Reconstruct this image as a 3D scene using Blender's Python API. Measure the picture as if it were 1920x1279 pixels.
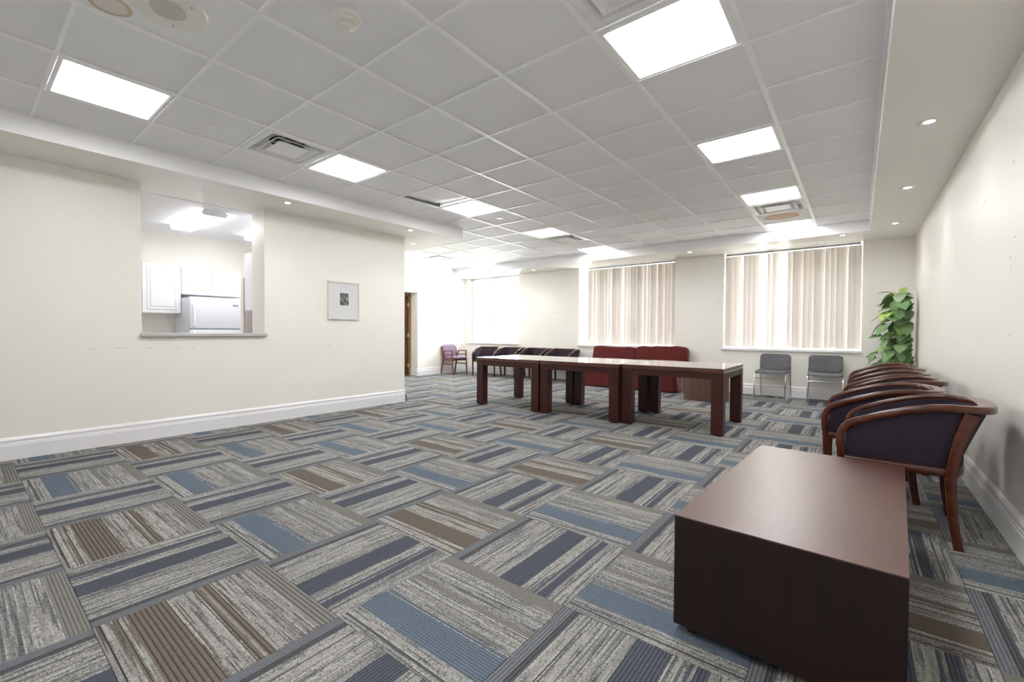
import bpy, bmesh, math, random
from mathutils import Vector, Matrix
R = math.radians
PI = math.pi
rnd = random.Random(7)
for o in list(bpy.data.objects): bpy.data.objects.remove(o)
COL = bpy.context.scene.collection
SC = bpy.context.scene

# ------------------------------------------------------------------ camera
FPX, YAW, PITCH, ROLL, CXX, HC = 840.8, 0.7026, -0.0190, 0.0039, 897.35, 1.067
cd = bpy.data.cameras.new('camera'); cam = bpy.data.objects.new('camera', cd); COL.objects.link(cam)
cy, sy, cp, sp, cr, sr = math.cos(YAW), math.sin(YAW), math.cos(PITCH), math.sin(PITCH), math.cos(ROLL), math.sin(ROLL)
F = Vector((-sy, cy, 0)); Rt = Vector((cy, sy, 0)); U = Vector((0, 0, 1))
f2 = F*cp + U*sp; u2 = U*cp - F*sp
right = Rt*cr + u2*sr; up = u2*cr - Rt*sr
M = Matrix((right, up, -f2)).transposed().to_4x4()
M.translation = (0, 0, HC)
cam.matrix_world = M
cd.sensor_fit = 'HORIZONTAL'; cd.sensor_width = 36.0; cd.lens = FPX/1920*36
cd.shift_x = (960-CXX)/1920; cd.clip_start = 0.02; cd.clip_end = 200
SC.camera = cam

# ------------------------------------------------------------------ view, sky, lights
SC.view_settings.view_transform = 'Standard'
try: SC.view_settings.look = 'None'
except Exception: pass
SC.view_settings.gamma = 1.0
SC.view_settings.use_curve_mapping = False
SC.view_settings.exposure = 1.6
SC.cycles.max_bounces = 24; SC.cycles.diffuse_bounces = 18; SC.cycles.glossy_bounces = 6; SC.cycles.transmission_bounces = 12
SKY = 10.5            # daylight outside the windows
PANEL = 8.0          # ceiling troffer diffusers
SPOT = 1.4           # recessed downlights, watts
KITCHEN = 3.9
w = bpy.data.worlds.new('sky'); SC.world = w; w.use_nodes = True
wn = w.node_tree.nodes; wl = w.node_tree.links
bg = wn['Background']; bg.inputs['Strength'].default_value = SKY
tc = wn.new('ShaderNodeTexCoord'); sx = wn.new('ShaderNodeSeparateXYZ'); rp = wn.new('ShaderNodeValToRGB')
wl.new(tc.outputs['Generated'], sx.inputs[0]); wl.new(sx.outputs['Z'], rp.inputs['Fac']); wl.new(rp.outputs['Color'], bg.inputs['Color'])
mr = wn.new('ShaderNodeMapRange'); mr.inputs[1].default_value = -.06; mr.inputs[2].default_value = .06; wl.new(sx.outputs['Z'], mr.inputs[0]); wl.new(mr.outputs[0], rp.inputs['Fac'])
rp.color_ramp.elements[0].position = 0.0; rp.color_ramp.elements[0].color = (1.0, .98, .93, 1)   # unseen ground, made brighter than the sky to throw light up onto the ceiling
rp.color_ramp.elements[1].position = 1.0; rp.color_ramp.elements[1].color = (.52, .56, .60, 1)

for (a_, b_) in ((-8.10, -6.43), (-4.78, -2.73), (-1.885, .035)):      # sampling portals in the three window openings
    pd = bpy.data.lights.new('window_portal', 'AREA'); pd.shape = 'RECTANGLE'; pd.size = b_-a_; pd.size_y = 1.70; pd.cycles.is_portal = True
    po = bpy.data.objects.new('window_portal', pd); po.location = ((a_+b_)/2, 9.45, 1.655); po.rotation_euler = (-math.pi/2, 0, 0); COL.objects.link(po)

# ------------------------------------------------------------------ materials
def new_mat(name):
    m = bpy.data.materials.new(name); m.use_nodes = True
    return m, m.node_tree.nodes, m.node_tree.links, m.node_tree.nodes['Principled BSDF']
def c4(c): return (c[0], c[1], c[2], 1)
def noise(n, l, vec, scale, detail=2, rough=.5):
    t = n.new('ShaderNodeTexNoise'); t.inputs['Scale'].default_value = scale; t.inputs['Detail'].default_value = detail
    t.inputs['Roughness'].default_value = rough
    if vec is not None: l.new(vec, t.inputs['Vector'])
    return t.outputs['Fac']
def math_n(n, l, op, a, b=None):
    t = n.new('ShaderNodeMath'); t.operation = op
    for i, v in enumerate((a, b)):
        if v is None: continue
        if isinstance(v, (int, float)): t.inputs[i].default_value = v
        else: l.new(v, t.inputs[i])
    return t.outputs[0]
def mix(n, l, fac, a, b, mode='MIX'):
    t = n.new('ShaderNodeMix'); t.data_type = 'RGBA'; t.blend_type = mode
    for k, v in ((0, fac), (6, a), (7, b)):
        if isinstance(v, (int, float)): t.inputs[k].default_value = v
        elif isinstance(v, tuple): t.inputs[k].default_value = c4(v)
        else: l.new(v, t.inputs[k])
    return t.outputs[2]
def ramp(n, l, fac, stops, const=False):
    t = n.new('ShaderNodeValToRGB'); r = t.color_ramp
    if const: r.interpolation = 'CONSTANT'
    while len(r.elements) < len(stops): r.elements.new(1)
    for e, (p, c) in zip(r.elements, stops): e.position = p; e.color = c4(c)
    l.new(fac, t.inputs['Fac']); return t.outputs['Color']
def bump(n, l, h, p, strength=.2, dist=.01):
    b = n.new('ShaderNodeBump'); b.inputs['Strength'].default_value = strength; b.inputs['Distance'].default_value = dist
    l.new(h, b.inputs['Height']); l.new(b.outputs[0], p.inputs['Normal'])
def objvec(n, l, s=(1, 1, 1), seed=0):
    t = n.new('ShaderNodeTexCoord'); mp = n.new('ShaderNodeMapping'); mp.inputs['Scale'].default_value = s
    l.new(t.outputs['Object'], mp.inputs['Vector'])
    if seed:
        oi = n.new('ShaderNodeObjectInfo'); cb = n.new('ShaderNodeCombineXYZ')
        m = math_n(n, l, 'MULTIPLY', oi.outputs['Random'], seed)
        for i in range(3): l.new(m, cb.inputs[i])
        l.new(cb.outputs[0], mp.inputs['Location'])
    return mp.outputs[0]

def paint(name, c, rough=.55, var=.03, bs=.05):
    m, n, l, p = new_mat(name); v = objvec(n, l)
    d = tuple(x*(1-var*2) for x in c)
    col = mix(n, l, noise(n, l, v, 1.3, 3), c, d)
    l.new(col, p.inputs['Base Color']); p.inputs['Roughness'].default_value = rough
    bump(n, l, noise(n, l, v, 180, 2), p, bs, .002)
    return m
WALLP = paint('wall_cream_paint', (.885, .868, .820), .42, .02, .10)
WHITEP = paint('white_trim_paint', (.84, .84, .86), .30, .01, .03)
CEILP = paint('ceiling_white_paint', (.90, .90, .91), .6, .01, .05)
BARM = paint('grid_enamel', (.93, .93, .93), .4, .01, .0)
KCEIL = paint('kitchen_ceiling_paint', (.86, .87, .90), .6, .01)
DARKM = paint('plenum_dark', (.06, .06, .06), .9)
CABM = paint('cabinet_white', (.86, .88, .92), .3, .01, .0)
FRIDGEM = paint('fridge_enamel', (.78, .82, .90), .25, .01, .04)
GREYLAM = paint('laminate_grey_beige', (.52, .50, .49), .35)
GREYP = paint('door_grey_paint', (.42, .38, .40), .4)
PLASTW = paint('white_plastic', (.82, .81, .77), .35, .01, 0)
PLASTC = paint('cream_plastic', (.84, .82, .76), .4, .01, 0)
GREYD = paint('grey_badge', (.3, .31, .34), .3, .01, 0)
BLACKM = paint('black_rubber', (.015, .015, .015), .6)
TERRA = paint('pot_dark_plastic', (.035, .03, .028), .5)
VINYLF = paint('kitchen_vinyl', (.5, .48, .44), .4)

def tile_mat(name, c):
    m, n, l, p = new_mat(name); v = objvec(n, l, seed=30)
    sp = ramp(n, l, noise(n, l, v, 260, 3, .7), [(.36, tuple(x*.80 for x in c)), (.47, c)])
    sp = mix(n, l, noise(n, l, v, 2.0, 2), sp, tuple(x*.95 for x in c))
    oi = n.new('ShaderNodeObjectInfo'); k = math_n(n, l, 'MULTIPLY', oi.outputs['Random'], .55)
    sp = mix(n, l, k, sp, tuple(x*.94 for x in c))
    l.new(sp, p.inputs['Base Color']); p.inputs['Roughness'].default_value = .9
    bump(n, l, noise(n, l, v, 260, 3, .7), p, .25, .003)
    return m
TILEM = tile_mat('ceiling_tile_fissured', (.905, .905, .92))
TILEN = tile_mat('ceiling_tile_newer', (.95, .955, .97))

def stain_tile(name, c, cx, cy_, rx, ry, ring):
    """fissured tile with a brown water stain of its own shape"""
    m, n, l, p = new_mat(name); v = objvec(n, l)
    t = n.new('ShaderNodeSeparateXYZ'); l.new(v, t.inputs[0])
    wob = math_n(n, l, 'MULTIPLY', math_n(n, l, 'SUBTRACT', noise(n, l, v, 7, 2), .5), .55)
    a = math_n(n, l, 'DIVIDE', math_n(n, l, 'SUBTRACT', t.outputs[0], cx), rx)
    b = math_n(n, l, 'DIVIDE', math_n(n, l, 'SUBTRACT', t.outputs[1], cy_), ry)
    d = math_n(n, l, 'ADD', math_n(n, l, 'SQRT', math_n(n, l, 'ADD', math_n(n, l, 'MULTIPLY', a, a), math_n(n, l, 'MULTIPLY', b, b))), wob)
    stops = [(0, (.80, .76, .72)), (.62, (.80, .75, .69)), (.78, (.62, .50, .36)), (.88, (.70, .6, .48)), (.92, c)] if ring else \
            [(0, (.76, .60, .46)), (.80, (.74, .55, .40)), (.93, (.60, .40, .28)), (.96, c)]
    col = ramp(n, l, d, stops)
    l.new(col, p.inputs['Base Color']); p.inputs['Roughness'].default_value = .9
    bump(n, l, noise(n, l, v, 260, 3, .7), p, .25, .003)
    return m
STAIN1 = stain_tile('stained_tile_ring', (.905, .905, .92), -.20, -.19, .095, .095, True)
STAIN2 = stain_tile('stained_tile_patch', (.905, .905, .92), -.02, -.05, .21, .20, False)

def wood(name, c1, c2, rough=.3, axis='X', coat=.0, scale=1.0, crough=.08):
    m, n, l, p = new_mat(name)
    s = {'X': (2, 26, 26), 'Y': (26, 2, 26), 'Z': (26, 26, 2)}[axis]
    v = objvec(n, l, tuple(x*scale for x in s), seed=9)
    g = noise(n, l, v, 1.4, 5, .62)
    col = ramp(n, l, g, [(.32, c1), (.68, c2)])
    v2 = objvec(n, l)
    col = mix(n, l, math_n(n, l, 'MULTIPLY', noise(n, l, v2, 3, 2), .45), col, tuple(x*.65 for x in c1))
    l.new(col, p.inputs['Base Color']); p.inputs['Roughness'].default_value = rough
    p.inputs['Specular IOR Level'].default_value = .35
    p.inputs['Coat Weight'].default_value = coat; p.inputs['Coat Roughness'].default_value = crough; p.inputs['Coat IOR'].default_value = 1.6
    bump(n, l, g, p, .05, .002)
    return m
MAHOG = wood('mahogany_lacquer', (.034, .0075, .006), (.070, .016, .011), .34, 'Z', .08)
MAHOGX = wood('mahogany_lacquer_cross', (.034, .0075, .006), (.070, .016, .011), .34, 'X', .08)
TOPM = wood('mahogany_top_gloss', (.085, .028, .018), (.15, .055, .032), .2, 'X', 1.0, 1.0, .07)
CHWOOD = wood('cherry_chair_wood', (.060, .014, .007), (.110, .028, .012), .26, 'Y', .25)
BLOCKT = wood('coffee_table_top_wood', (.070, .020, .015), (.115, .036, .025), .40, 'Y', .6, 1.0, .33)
BLOCKS = wood('coffee_table_shaded_side_wood', (.010, .0042, .0035), (.022, .0085, .0065), .45, 'Z', .0)  # same wood as the top, shade on the sides put into the darker colour
DRUMW = wood('drum_walnut', (.10, .050, .035), (.17, .09, .06), .35, 'Z', .1)
REDW = wood('red_chair_wood', (.16, .035, .022), (.26, .065, .040), .3, 'Z', .3)
DOORW = wood('door_oak_stain', (.22, .105, .045), (.34, .165, .075), .35, 'Z', .2)

def fabric(name, c, c2, scale=420, rough=.95, bs=.35, sheen=.0):
    m, n, l, p = new_mat(name); v = objvec(n, l)
    col = ramp(n, l, noise(n, l, v, scale, 2, .6), [(.38, c2), (.62, c)])
    col = mix(n, l, math_n(n, l, 'MULTIPLY', noise(n, l, v, 4, 3), .35), col, tuple(x*.75 for x in c))
    l.new(col, p.inputs['Base Color']); p.inputs['Roughness'].default_value = rough
    p.inputs['Sheen Weight'].default_value = sheen; p.inputs['Sheen Roughness'].default_value = .4
    p.inputs['Specular IOR Level'].default_value = .25
    bump(n, l, noise(n, l, v, scale, 2, .6), p, bs, .002)
    return m
PLUM = fabric('plum_upholstery', (.042, .031, .048), (.015, .011, .018), 420, .95, .35, .06)
PIPING = fabric('plum_piping', (.03, .022, .04), (.014, .01, .02), 420, .9, .2)
GREYF = fabric('grey_tweed', (.22, .225, .24), (.055, .058, .066), 200, .95, .3)
REDF = fabric('red_corduroy', (.135, .021, .019), (.070, .011, .010), 45, .9, .3, .35)
PURPLE = fabric('mauve_vinyl', (.27, .20, .28), (.23, .17, .25), 90, .6, .1)
MOSS = fabric('moss_pole_fibre', (.055, .028, .014), (.012, .007, .004), 60, 1, 1)
SOIL = fabric('soil', (.03, .02, .012), (.01, .007, .005), 60, 1, 1)

def metal(name, c, rough=.15):
    m, n, l, p = new_mat(name); v = objvec(n, l)
    l.new(mix(n, l, noise(n, l, v, 25, 2), c, tuple(x*.85 for x in c)), p.inputs['Base Color'])
    p.inputs['Metallic'].default_value = 1; p.inputs['Roughness'].default_value = rough
    return m
CHROME = metal('chrome', (.80, .79, .76), .14)
BRASS = metal('brass', (.72, .50, .20), .3)
ALU = metal('aluminium_rail', (.45, .45, .46), .4)
VENTM = paint('vent_enamel', (.88, .88, .885), .45, .05, 0)
VENTD = paint('vent_throat', (.10, .10, .10), .7)

def emis(name, c, s):
    m, n, l, p = new_mat(name)
    p.inputs['Base Color'].default_value = (.9, .9, .9, 1)
    p.inputs['Emission Color'].default_value = c4(c); p.inputs['Emission Strength'].default_value = s
    return m
LIT = emis('troffer_diffuser', (1, .99, .985), PANEL)
LITK = emis('kitchen_diffuser', (1, .98, .97), KITCHEN)
LITD = emis('downlight_lamp', (1, .96, .9), 14)

def glass_mat():
    m, n, l, p = new_mat('window_glass')
    out = n['Material Output']; tr = n.new('ShaderNodeBsdfTransparent'); gl = n.new('ShaderNodeBsdfGlossy'); mx = n.new('ShaderNodeMixShader')
    tr.inputs[0].default_value = (.96, .98, .97, 1); gl.inputs['Roughness'].default_value = .02
    fr = n.new('ShaderNodeFresnel'); fr.inputs[0].default_value = 1.35
    l.new(fr.outputs[0], mx.inputs[0]); l.new(tr.outputs[0], mx.inputs[1]); l.new(gl.outputs[0], mx.inputs[2]); l.new(mx.outputs[0], out.inputs[0])
    return m
GLASS = glass_mat()
def slat_mat(name, c, t=.5):
    m, n, l, p = new_mat(name); out = n['Material Output']
    v = objvec(n, l, (1, 1, .05), seed=20)
    oi = n.new('ShaderNodeObjectInfo')
    col = mix(n, l, oi.outputs['Random'], c, (c[0]*.97, c[1]*.94, c[2]*.92))
    col = mix(n, l, noise(n, l, v, 160, 2), col, tuple(x*.86 for x in c))
    df = n.new('ShaderNodeBsdfDiffuse'); tl = n.new('ShaderNodeBsdfTranslucent'); mx = n.new('ShaderNodeMixShader'); mx.inputs[0].default_value = t
    l.new(col, df.inputs[0]); l.new(col, tl.inputs[0]); l.new(df.outputs[0], mx.inputs[1]); l.new(tl.outputs[0], mx.inputs[2]); l.new(mx.outputs[0], out.inputs[0])
    return m
SLAT = slat_mat('blind_fabric', (.85, .81, .775), .078)
def leaf_mat():
    m, n, l, p = new_mat('pothos_leaf'); v = objvec(n, l, seed=10)
    oi = n.new('ShaderNodeObjectInfo')
    base = ramp(n, l, oi.outputs['Random'], [(0, (.04, .13, .03)), (.45, (.075, .20, .05)), (.8, (.13, .29, .08)), (.93, (.36, .48, .06))])
    vv = objvec(n, l, (14, 60, 60), seed=10)
    col = mix(n, l, math_n(n, l, 'MULTIPLY', ramp(n, l, noise(n, l, vv, 1.2, 3), [(.46, (0, 0, 0)), (.60, (1, 1, 1))]), .7), base, (.40, .55, .30))
    l.new(col, p.inputs['Base Color']); p.inputs['Roughness'].default_value = .38
    p.inputs['Subsurface Weight'].default_value = 0
    return m
LEAF = leaf_mat()
STEMM = paint('brown_stem', (.10, .05, .03), .6)
def print_mat():
    m, n, l, p = new_mat('monochrome_print'); v = objvec(n, l)
    col = ramp(n, l, noise(n, l, v, 20, 6, .75), [(.38, (.03, .04, .035)), (.52, (.13, .14, .13)), (.66, (.42, .43, .42))])
    l.new(col, p.inputs['Base Color']); p.inputs['Roughness'].default_value = .5
    return m
PRINT = print_mat()
MATB = paint('picture_mat_board', (.72, .73, .74), .8, .01, 0)
SILVER = paint('frame_silver_paint', (.74, .73, .68), .35, .01, 0)

# carpet: profile across the tile (local Y), stripes along local X
LG = (.325, .318, .303); LG2 = (.270, .265, .256); NV = (.084, .095, .118); BL = (.125, .160, .205); BR = (.150, .126, .105)
GD = (.20, .195, .18); BG = (.165, .178, .195); BK = (.09, .092, .10)
def carpet(name, stops, dark, ng, gs):
    m, n, l, p = new_mat(name)
    t = n.new('ShaderNodeTexCoord'); s = n.new('ShaderNodeSeparateXYZ'); l.new(t.outputs['Object'], s.inputs[0])
    oi = n.new('ShaderNodeObjectInfo'); seed = math_n(n, l, 'MULTIPLY', oi.outputs['Random'], 40)
    pr = math_n(n, l, 'ADD', math_n(n, l, 'DIVIDE', s.outputs[1], .61), .5)
    NL = 112.0
    li = math_n(n, l, 'FLOOR', math_n(n, l, 'MULTIPLY', pr, NL))           # yarn row number
    prq = math_n(n, l, 'DIVIDE', math_n(n, l, 'ADD', li, .5), NL)
    base = ramp(n, l, prq, stops, True)
    def vec(ax, sc, off=0.0):
        c = n.new('ShaderNodeCombineXYZ'); l.new(math_n(n, l, 'ADD', math_n(n, l, 'MULTIPLY', s.outputs[0], ax), off), c.inputs[0])
        l.new(math_n(n, l, 'MULTIPLY', li, sc), c.inputs[1]); l.new(seed, c.inputs[2]); return c.outputs[0]
    bw = n.new('ShaderNodeRGBToBW'); l.new(base, bw.inputs[0])            # only the pale yarns are streaky
    pale = n.new('ShaderNodeMapRange'); pale.inputs[1].default_value = .20; pale.inputs[2].default_value = .25; l.new(bw.outputs[0], pale.inputs[0])
    def mask(v, lo, hi, inv=False):
        c = (0, 0, 0), (1, 1, 1)
        return ramp(n, l, noise(n, l, v, 1.0, 1, .4), [(lo, c[1 if inv else 0]), (hi, c[0 if inv else 1])])
    col = base
    for v, lo, hi, amt, tone, inv in ((vec(2.2, 3.71), .57, .61, .75, dark, False), (vec(2.8, .33, 7.), .52, .60, .38, (.20, .20, .20), False), (vec(6.0, 2.37, 3.), .60, .63, .50, dark, False), (vec(2.0, 5.17, 11.), .36, .40, .55, (.48, .475, .455), True)):
        col = mix(n, l, math_n(n, l, 'MULTIPLY', math_n(n, l, 'MULTIPLY', mask(v, lo, hi, inv), pale.outputs[0]), amt), col, tone)
    # loops: light and dark dashes along each row
    lp = noise(n, l, vec(190, 7.13), 1.0, 1)
    lc = ramp(n, l, lp, [(.38, (.42, .42, .42)), (.47, (.92, .92, .92)), (.62, (1.12, 1.12, 1.12))])
    col = mix(n, l, math_n(n, l, 'ADD', .30, math_n(n, l, 'MULTIPLY', pale.outputs[0], .55)), col, lc, 'MULTIPLY')
    # ribs in the dark bands
    lf = math_n(n, l, 'FRACT', math_n(n, l, 'MULTIPLY', pr, ng))
    g = ramp(n, l, lf, [(0, (.38, .38, .38)), (.20, (.62, .62, .62)), (.34, (1.08, 1.08, 1.08)), (.86, (1.08, 1.08, 1.08)), (1, (.38, .38, .38))])
    inv_ = math_n(n, l, 'SUBTRACT', 1.0, pale.outputs[0])
    col = mix(n, l, math_n(n, l, 'MULTIPLY', inv_, gs), col, g, 'MULTIPLY')
    l.new(col, p.inputs['Base Color']); p.inputs['Roughness'].default_value = .95; p.inputs['Specular IOR Level'].default_value = .15
    hh = math_n(n, l, 'ADD', math_n(n, l, 'MULTIPLY', math_n(n, l, 'SINE', math_n(n, l, 'MULTIPLY', lf, PI)), inv_), lp)
    bump(n, l, hh, p, .5, .004)
    return m
CBROWN = carpet('carpet_brown_band', [(0, LG2), (.02, BK), (.035, LG), (.10, BR), (.115, LG), (.145, BR), (.36, LG), (.53, BR), (.55, LG2), (.57, BR), (.61, LG), (.72, LG2), (.87, GD)], (.085, .068, .055), 36, 1.0)
CBLUE = carpet('carpet_blue_band', [(0, LG), (.045, BK), (.06, LG), (.15, BL), (.36, LG), (.375, BL), (.39, LG2), (.52, LG), (.60, GD), (.64, LG2), (.76, LG), (.885, GD)], (.085, .092, .105), 50, .7)
CNAVY = carpet('carpet_navy_band', [(0, LG), (.085, BK), (.10, LG2), (.14, NV), (.20, LG2), (.22, NV), (.235, LG), (.34, NV), (.53, LG2), (.62, LG), (.80, BK), (.815, LG), (.88, BK), (.925, BG)], (.070, .076, .092), 50, .8)

# ------------------------------------------------------------------ helpers
def tag(o, label=None, cat=None, group=None, kind=None):
    if label: o['label'] = label
    if cat: o['category'] = cat
    if group: o['group'] = group
    if kind: o['kind'] = kind
    return o
def link(o, parent=None):
    COL.objects.link(o)
    if parent is not None: o.parent = parent
    return o
def empty(name, loc=(0, 0, 0), rz=0):
    o = bpy.data.objects.new(name, None); o.location = loc; o.rotation_euler = (0, 0, rz); o.empty_display_size = .1
    return link(o)
class MB:
    def __init__(s): s.bm = bmesh.new()
    def box(s, x0, x1, y0, y1, z0, z1, mat=None):
        vs = [s.bm.verts.new(Vector(c) if mat is None else mat @ Vector(c)) for c in
              ((x0, y0, z0), (x1, y0, z0), (x1, y1, z0), (x0, y1, z0), (x0, y0, z1), (x1, y0, z1), (x1, y1, z1), (x0, y1, z1))]
        for f in ((0, 3, 2, 1), (4, 5, 6, 7), (0, 1, 5, 4), (1, 2, 6, 5), (2, 3, 7, 6), (3, 0, 4, 7)): s.bm.faces.new([vs[i] for i in f])
        return s
    def bevel(s, w, seg=1):
        bmesh.ops.bevel(s.bm, geom=list(s.bm.edges), offset=w, segments=seg, profile=.5, affect='EDGES'); return s
    def lathe(s, prof, seg=32, mat=None, cap=True):
        rings = []
        for r, z in prof:
            rings.append([s.bm.verts.new((mat or Matrix()) @ Vector((r*math.cos(2*PI*k/seg), r*math.sin(2*PI*k/seg), z))) for k in range(seg)])
        for a, b in zip(rings, rings[1:]):
            for k in range(seg): s.bm.faces.new((a[k], a[(k+1) % seg], b[(k+1) % seg], b[k]))
        if cap:
            s.bm.faces.new(list(reversed(rings[0]))); s.bm.faces.new(rings[-1])
        return s
    def sweep(s, pts, sect, sides=None, cap=True, closed=False):
        """sect: list of (a,b) -> side*a + up*b ; a function of index is allowed"""
        pts = [Vector(p) for p in pts]; N = len(pts); rings = []
        prev = None
        for i, p in enumerate(pts):
            t = (pts[(i+1) % N] - pts[i-1]) if closed else (pts[min(i+1, N-1)] - pts[max(i-1, 0)])
            t.normalize()
            if sides is not None: sd = Vector(sides[i] if isinstance(sides, list) else sides)
            elif prev is None: sd = t.cross(Vector((0, 0, 1))) if abs(t.z) < .9 else Vector((1, 0, 0))
            else: sd = prev
            sd = (sd - t*sd.dot(t)).normalized(); prev = sd
            upv = sd.cross(t).normalized()
            sc = sect(i) if callable(sect) else sect
            rings.append([s.bm.verts.new(p + sd*a + upv*b) for a, b in sc])
        n = len(rings[0]); pairs = list(zip(rings, rings[1:])) + ([(rings[-1], rings[0])] if closed else [])
        for a, b in pairs:
            for k in range(n): s.bm.faces.new((a[k], a[(k+1) % n], b[(k+1) % n], b[k]))
        if cap and not closed:
            s.bm.faces.new(list(reversed(rings[0]))); s.bm.faces.new(rings[-1])
        return s
    def tube(s, pts, r, seg=8, closed=False):
        return s.sweep(pts, [(r*math.cos(2*PI*k/seg), r*math.sin(2*PI*k/seg)) for k in range(seg)], closed=closed)
    def prism(s, poly, z0, z1, mat=None):
        T = mat or Matrix()
        a = [s.bm.verts.new(T @ Vector((x, y, z0))) for x, y in poly]; b = [s.bm.verts.new(T @ Vector((x, y, z1))) for x, y in poly]
        n = len(poly)
        s.bm.faces.new(list(reversed(a))); s.bm.faces.new(b)
        for k in range(n): s.bm.faces.new((a[k], a[(k+1) % n], b[(k+1) % n], b[k]))
        return s
    def mesh(s, name, smooth=False, ang=40):
        bmesh.ops.recalc_face_normals(s.bm, faces=list(s.bm.faces))
        me = bpy.data.meshes.new(name); s.bm.to_mesh(me); s.bm.free()
        if smooth:
            me.polygons.foreach_set('use_smooth', [True]*len(me.polygons))
            try: me.set_sharp_from_angle(angle=R(ang))
            except Exception: pass
        return me
    def build(s, name, mat, parent=None, smooth=False, loc=None, rot=None, ang=40):
        o = bpy.data.objects.new(name, s.mesh(name, smooth, ang))
        for m in (mat if isinstance(mat, (list, tuple)) else [mat]): o.data.materials.append(m)
        if loc is not None: o.location = loc
        if rot is not None: o.rotation_euler = rot
        return link(o, parent)
def rbox(x0, x1, y0, y1, z0, z1, bw=.003, seg=2):
    b = MB().box(x0, x1, y0, y1, z0, z1)
    return b.bevel(bw, seg) if bw else b
def rrect(w, h, r, seg=4):
    out = []
    for cx_, cy_, a0 in ((w/2-r, h/2-r, 0), (-w/2+r, h/2-r, 90), (-w/2+r, -h/2+r, 180), (w/2-r, -h/2+r, 270)):
        for k in range(seg+1):
            a = R(a0+90*k/seg); out.append((cx_+r*math.cos(a), cy_+r*math.sin(a)))
    return out
def copy_tree(o, parent=None):
    c = o.copy(); COL.objects.link(c); c.parent = parent
    for ch in list(o.children): copy_tree(ch, c)
    return c
def puff(name, mat, parent, sx_, sy_, sz_, loc, rot=(0, 0, 0), e=.30, n=10, wr=.006, seed=0, puffz=.0):
    """soft cushion: a subdivided box with rounded edges, a slight crown and creases"""
    bm = bmesh.new(); bmesh.ops.create_cube(bm, size=2)
    bmesh.ops.subdivide_edges(bm, edges=list(bm.edges), cuts=n, use_grid_fill=True)
    from mathutils import noise as nz
    for v in bm.verts:
        x, y, z = v.co
        k = 6.0
        L = (abs(x)**k + abs(y)**k + abs(z)**k)**(1/k)
        q = Vector((x, y, z))/L*(1) if L > 0 else v.co
        q = q.lerp(Vector((x, y, z)), 1-e*2 if e < .5 else 0)
        cr_ = 1 + puffz*(1-q.x*q.x)*(1-q.z*q.z)
        p = Vector((q.x*sx_/2, q.y*sy_/2*cr_, q.z*sz_/2))
        d = nz.noise(Vector((p.x*4+seed, p.y*4, p.z*9)))*wr + nz.noise(Vector((p.x*11+seed, p.y*7, p.z*16)))*wr*.5
        v.co = p + v.normal*d
    me = bpy.data.meshes.new(name); bm.to_mesh(me); bm.free()
    me.polygons.foreach_set('use_smooth', [True]*len(me.polygons))
    o = bpy.data.objects.new(name, me); me.materials.append(mat); o.location = loc; o.rotation_euler = rot
    return link(o, parent)
def struct(mb, name, mat, label=None, parent=None, **k):
    o = mb.build(name, mat, parent, **k); o['kind'] = 'structure'
    if label: o['label'] = label
    return o

# ------------------------------------------------------------------ room dimensions
XR, XL, XF = .62, -5.33, -8.22
YB, YN, YA = 9.12, -1.8, 4.53
ZC, ZS = 2.663, 2.512
WT = .33
KX = -7.75

# floor and carpet tiles
fl = struct(rbox(XF-.45, XR+.1, YN-.1, YB+.3, -.2, -.008, 0), 'floor', VINYLF, 'floor laid with quarter turned striped carpet tiles')
TX, TY, TS = -.86, .32, .61
full = {}
def tile_mesh(key, ax0, ax1, ay0, ay1, mat):
    mb = rbox(ax0, ax1, ay0, ay1, -.006, 0, .0012, 1)
    me = mb.mesh('carpet_tile'); me.materials.append(mat); return me
def put_tile(iu, iv, xa, xb, ya, yb):
    cx_, cy_ = TX+TS*(iu+.5), TY+TS*(iv+.5)
    if (iu+iv) % 2 == 0:
        brown = (iv % 2 == 0)
        if iu <= -6: brown = not brown
        if iu >= 0: brown = (iv % 2 == 1)
        mat, rot = (CBROWN if brown else CBLUE), 0
    else:
        mat = CNAVY; rot = 90 if iu >= -2 else -90
    a = R(rot); T = Matrix.Rotation(-a, 3, 'Z')
    c1 = T @ Vector((xa-cx_, ya-cy_, 0)); c2 = T @ Vector((xb-cx_, yb-cy_, 0))
    g = .0008
    ex = (min(c1.x, c2.x)+g, max(c1.x, c2.x)-g, min(c1.y, c2.y)+g, max(c1.y, c2.y)-g)
    key = (mat.name,) + tuple(round(v, 3) for v in ex)
    if key not in full: full[key] = tile_mesh(key, *ex, mat)
    o = bpy.data.objects.new('carpet_tile', full[key]); o.location = (cx_, cy_, 0); o.rotation_euler = (0, 0, a)
    link(o, fl)
for iu in range(-14, 4):
    for iv in range(-5, 16):
        x0, x1, y0, y1 = TX+TS*iu, TX+TS*(iu+1), TY+TS*iv, TY+TS*(iv+1)
        rects = [(XL-.01, XR, YN, YB), (XF-.33, XL-.01, YA, YB)]
        for (a, b, c, d) in rects:
            xa, xb, ya, yb = max(x0, a), min(x1, b), max(y0, c), min(y1, d)
            if xb-xa > .01 and yb-ya > .01: put_tile(iu, iv, xa, xb, ya, yb)

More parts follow.
